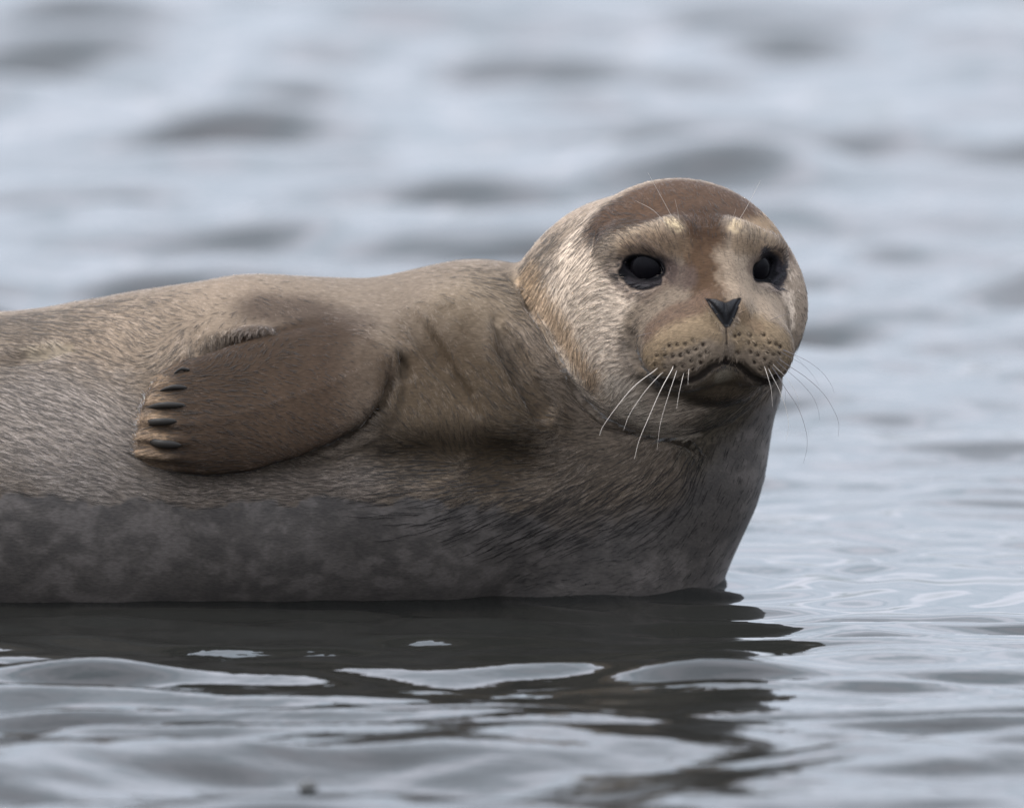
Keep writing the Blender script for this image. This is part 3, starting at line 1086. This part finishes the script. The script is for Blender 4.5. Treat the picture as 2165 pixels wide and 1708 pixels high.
DAMP = [(150, 850, 1), (100, 700, .9), (250, 950, 1), (300, 720, .6), (500, 640, .3), (800, 640, .25), (1000, 700, .25), (1100, 800, .5), (600, 1030, .9),
        (900, 1020, .9), (1200, 950, 1), (1300, 1020, 1), (650, 850, .45), (400, 880, .75), (1250, 650, 1), (1300, 800, 1), (1180, 560, .8), (1450, 430, .4),
        (1560, 430, .4), (1350, 520, .6), (1440, 750, .6), (1600, 740, .6), (1550, 930, .8), (1650, 650, .3), (1500, 580, .35), (1380, 640, .6), (-300, 850, 1), (800, 780, .3), (950, 850, .35), (1525, 805, .8), (1520, 835, .8), (1550, 815, .8), (1490, 815, .8)]
dp = on([(a, b) for a, b, _ in DAMP], sdf)
dv = np.array([c for _, _, c in DAMP], float)


def damp(p):
    out = np.zeros(len(p))
    for c0 in range(0, len(p), 40000):
        q = p[c0:c0 + 40000]
        w = (((q[:, None] - dp[None]) ** 2).sum(2) + 4e-4) ** -2.0
        out[c0:c0 + 40000] = (w * dv[None]).sum(1) / w.sum(1)
    return out


in_head = (V[:, 0] > 0.05) & (V[:, 2] > 0.17)
VD = damp(V)
VFLOW = flow(V, VN)
add_attr(me, 'underfur', 'FLOAT', 'POINT', np.clip(np.maximum(np.maximum(WET, 0.50 - 0.22 * VD + 0.22 * in_head), bare(V) * 1.0), 0, 1))
wgt = np.where(V[:, 2] > -0.012, 1.0, 0.0)
wgt *= np.where(VN[:, 1] < 0.45, 1.0, 0.35)
wgt *= np.where(V[:, 0] < -0.62, 0.25, 1.0)
NP = 4
tt = np.linspace(0, 1, NP)
STR = []


def thin(p, cell):
    """keep one root per cell so that locks stand evenly"""
    key = np.floor(p / cell[:, None]).astype(np.int64)
    hsh = key[:, 0] * 73856093 ^ key[:, 1] * 19349663 ^ key[:, 2] * 83492791
    _, first = np.unique(hsh, return_index=True)
    return first


def grow(nseed, ks, w, mode):
    sp, sn, ti, tw = scatter(nseed, w)
    keep = ~bare(sp)
    sp, sn, ti, tw = sp[keep], sn[keep], ti[keep], tw[keep]
    if mode == 'part':
        keep = thin(sp, np.full(len(sp), 0.0050))
        sp, sn, ti, tw = sp[keep], sn[keep], ti[keep], tw[keep]
    m = len(sp)

    def at_root(f):
        return (f[ti] * (tw[:, :, None] if f.ndim == 2 else tw)).sum(1)

    clumped = mode == 'lock'
    sf = at_root(VFLOW)
    sf -= (sf * sn).sum(1)[:, None] * sn
    sf /= np.linalg.norm(sf, axis=1)[:, None] + 1e-9
    ang = rng.normal(0, {'lock': 0.10, 'fine': 0.20, 'part': 0.07}[mode], m) + 0.5 * (fbm(sp, 60, 2) - 0.5)
    sb = np.cross(sn, sf)
    sf = sf * np.cos(ang)[:, None] + sb * np.sin(ang)[:, None]
    sb = np.cross(sn, sf)
    col, wet = at_root(COAT0), at_root(WET)
    face = 1 - sstep(0.05, 0.13, np.sqrt(((sp - P(1530, 690, -.04)) ** 2).sum(1)))
    dmp = at_root(VD)
    if mode == 'lock':
        L = 0.0065 + 0.0040 * dmp
    elif mode == 'fine':
        L = np.full(m, 0.0050)
    else:
        L = (0.006 + 0.011 * dmp) * rng.uniform(0.6, 1.3, m)
    L = L * (1 - 0.52 * face)
    fl = flip_near(sp) < 0.004
    tip = fl & (sp[:, 0] - FL_O[0] < -0.112)
    L = np.where(fl & ~tip, L * 0.72, L)
    L *= rng.uniform(0.75, 1.25, m) * (1 - 0.25 * wet)
    onhead = (sp[:, 0] > 0.05) & (sp[:, 2] > 0.17)
    lift = (np.where(onhead, 0.09, 0.13) - 0.08 * wet) * rng.uniform(0.6, 1.3, m)
    cl_ = (0.35 + 0.4 * face) if clumped else np.ones(m)
    wid = (0.0012 - 0.0005 * face) if clumped else np.zeros(m)
    pts = np.empty((m, ks, NP, 3), np.float32)
    for k in range(ks):
        a = rng.normal(0, 0.0022, m) if clumped else np.zeros(m)
        b = rng.normal(0, 1, m) * wid
        ln = L * rng.uniform(0.7, 1.2, m)
        lf = lift * rng.uniform(0.7, 1.3, m)
        bend = rng.normal(0, 0.10, m) * ln
        up = 0.0007 if mode == 'part' else -0.0006
        for i, t in enumerate(tt):
            bt = b * (1 + (cl_ - 1) * t) + bend * t * t
            hgt = ln * lf * (t - 0.55 * t * t) + up
            if mode == 'part':                      # dark strand just over the locks, painting the shade in gaps between them
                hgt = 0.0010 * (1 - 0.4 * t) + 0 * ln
            pts[:, k, i] = sp + sf * (a + ln * t)[:, None] + sb * bt[:, None] + sn * hgt[:, None]
    cc = np.repeat(col[:, None], ks, 1) * (rng.uniform(0.90, 1.10, (m, 1, 1)) * rng.uniform(0.86, 1.14, (m, ks, 1)))
    base_r = np.array([0.00014, 0.00015, 0.00011, 0.00004])
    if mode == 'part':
        cc = cc * 0.24  # coat colour darkened to stand in for shade between clumps
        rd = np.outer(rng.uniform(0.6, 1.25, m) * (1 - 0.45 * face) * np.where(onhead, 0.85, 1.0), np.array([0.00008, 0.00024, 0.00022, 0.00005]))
    else:
        rd = np.repeat(base_r[None], m * ks, 0)
    STR.append((pts.reshape(-1, NP, 3), cc.reshape(-1, 3), np.repeat(sn, ks, 0), np.repeat(wet, ks), rd.astype(np.float32)))


hw = np.where(in_head, 1.5, 1.0)
grow(60000, 8, wgt * (0.35 + 0.65 * VD) * (1 - 0.7 * WET) * hw, 'lock')
grow(480000, 1, wgt * (1 - 0.7 * WET) * np.where(in_head, 1.9, 1.0), 'fine')
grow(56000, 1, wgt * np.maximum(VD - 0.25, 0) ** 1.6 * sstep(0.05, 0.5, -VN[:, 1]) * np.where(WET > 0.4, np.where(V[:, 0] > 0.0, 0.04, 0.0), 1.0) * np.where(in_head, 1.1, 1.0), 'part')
# long dark strands imitating shaded gaps between locks, where the wet coat begins
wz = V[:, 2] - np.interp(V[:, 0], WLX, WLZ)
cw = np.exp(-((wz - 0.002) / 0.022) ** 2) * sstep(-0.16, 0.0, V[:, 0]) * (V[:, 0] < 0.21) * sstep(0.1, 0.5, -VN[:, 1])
sp, sn, ti, tw = scatter(1600, cw)
keep = thin(sp, np.full(len(sp), 0.0085))
sp, sn, ti, tw = sp[keep], sn[keep], ti[keep], tw[keep]
m = len(sp)
q = sp.copy()
ln = rng.uniform(0.016, 0.040, m) / (NP - 1)
pts = np.empty((m, NP, 3), np.float32)
for i in range(NP):
    pts[:, i] = q + nrm(sdf, q) * 0.0011
    nq = nrm(sdf, q)
    f_ = flow(q, nq)
    jit_ = rng.normal(0, 0.10, m)[:, None] * np.cross(nq, f_)
    q = project(q + (f_ + jit_) * ln[:, None], 1)
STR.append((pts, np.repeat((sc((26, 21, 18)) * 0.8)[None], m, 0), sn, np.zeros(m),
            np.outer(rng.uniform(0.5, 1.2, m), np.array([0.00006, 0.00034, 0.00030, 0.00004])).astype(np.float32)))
allp = np.concatenate([q[0] for q in STR]); ccol = np.concatenate([q[1] for q in STR])
cnrm = np.concatenate([q[2] for q in STR]); cwet = np.concatenate([q[3] for q in STR])
NS = len(allp)
print('strands', NS)

hc = bpy.data.hair_curves.new('fur')
hc.add_curves([NP] * NS)
hc.attributes['position'].data.foreach_set('vector', allp.reshape(-1))
rad = np.concatenate([q[4] for q in STR]).ravel()
ra = hc.attributes.get('radius') or hc.attributes.new('radius', 'FLOAT', 'POINT')
ra.data.foreach_set('value', rad)
add_attr(hc, 'coat', 'FLOAT_COLOR', 'CURVE', np.concatenate([ccol.reshape(-1, 3), np.ones((NS, 1))], 1))
add_attr(hc, 'skin_normal', 'FLOAT_VECTOR', 'CURVE', cnrm)
add_attr(hc, 'wet', 'FLOAT', 'CURVE', cwet)
m_fur, n_, l_, bs = new_mat('seal_fur')
at = n_.new('ShaderNodeAttribute'); at.attribute_name = 'coat'
an = n_.new('ShaderNodeAttribute'); an.attribute_name = 'skin_normal'
aw = n_.new('ShaderNodeAttribute'); aw.attribute_name = 'wet'
hi = n_.new('ShaderNodeHairInfo')
geo = n_.new('ShaderNodeNewGeometry')
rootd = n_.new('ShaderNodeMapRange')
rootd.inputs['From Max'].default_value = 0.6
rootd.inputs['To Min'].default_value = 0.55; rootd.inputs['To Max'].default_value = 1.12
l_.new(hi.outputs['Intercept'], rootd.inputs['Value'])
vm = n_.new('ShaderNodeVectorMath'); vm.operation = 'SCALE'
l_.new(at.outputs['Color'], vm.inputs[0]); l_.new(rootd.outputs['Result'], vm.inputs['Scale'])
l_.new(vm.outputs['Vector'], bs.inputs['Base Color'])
sc1 = n_.new('ShaderNodeVectorMath'); sc1.operation = 'SCALE'; sc1.inputs['Scale'].default_value = 0.8
l_.new(an.outputs['Vector'], sc1.inputs[0])
sc2 = n_.new('ShaderNodeVectorMath'); sc2.operation = 'SCALE'; sc2.inputs['Scale'].default_value = 0.45
l_.new(geo.outputs['Normal'], sc2.inputs[0])
ad = n_.new('ShaderNodeVectorMath'); ad.operation = 'ADD'
l_.new(sc1.outputs['Vector'], ad.inputs[0]); l_.new(sc2.outputs['Vector'], ad.inputs[1])
no = n_.new('ShaderNodeVectorMath'); no.operation = 'NORMALIZE'
l_.new(ad.outputs['Vector'], no.inputs[0]); l_.new(no.outputs['Vector'], bs.inputs['Normal'])
rg = n_.new('ShaderNodeMapRange'); rg.inputs['To Min'].default_value = 0.62; rg.inputs['To Max'].default_value = 0.36
l_.new(aw.outputs['Fac'], rg.inputs['Value']); l_.new(rg.outputs['Result'], bs.inputs['Roughness'])
bs.inputs['Specular IOR Level'].default_value = 0.22
bs.inputs['Sheen Weight'].default_value = 0.8
bs.inputs['Sheen Roughness'].default_value = 0.25
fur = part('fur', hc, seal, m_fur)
fur['kind'] = 'stuff'
try:
    scene.cycles_curves.shape = 'RIBBONS'
except Exception as ex:
    print(ex)

# ------------------------------------------------------------------ scrap of weed floating in the foreground
m_weed, n_, l_, bs = new_mat('seaweed')
bs.inputs['Base Color'].default_value = (0.018, 0.016, 0.012, 1)
bs.inputs['Roughness'].default_value = 0.35
wx, wy = P(660, 1637, -1.24)[0], -1.24
bm = bmesh.new()
bmesh.ops.create_icosphere(bm, subdivisions=3, radius=1.0)
for vv in bm.verts:
    f_ = 1 + 0.35 * math.sin(vv.co.x * 4 + 1) * math.cos(vv.co.y * 5) + 0.15 * math.sin(vv.co.z * 9)
    vv.co = Vector((vv.co.x * 0.009 * f_, vv.co.y * 0.011 * f_, vv.co.z * 0.0055 * f_ + 0.003))
wm = bpy.data.meshes.new('seaweed_scrap'); bm.to_mesh(wm); bm.free(); wm.shade_smooth(); wm.materials.append(m_weed)
weed = bpy.data.objects.new('seaweed_scrap', wm)
scene.collection.objects.link(weed)
wi = np.argmin((wv[:, 0] - wx) ** 2 + (wv[:, 1] - wy) ** 2)
weed.location = wv[wi] + np.array([0, 0, 0.004])
weed['label'] = 'tiny dark scrap of seaweed floating on the water in front of the seal'
weed['category'] = 'seaweed'
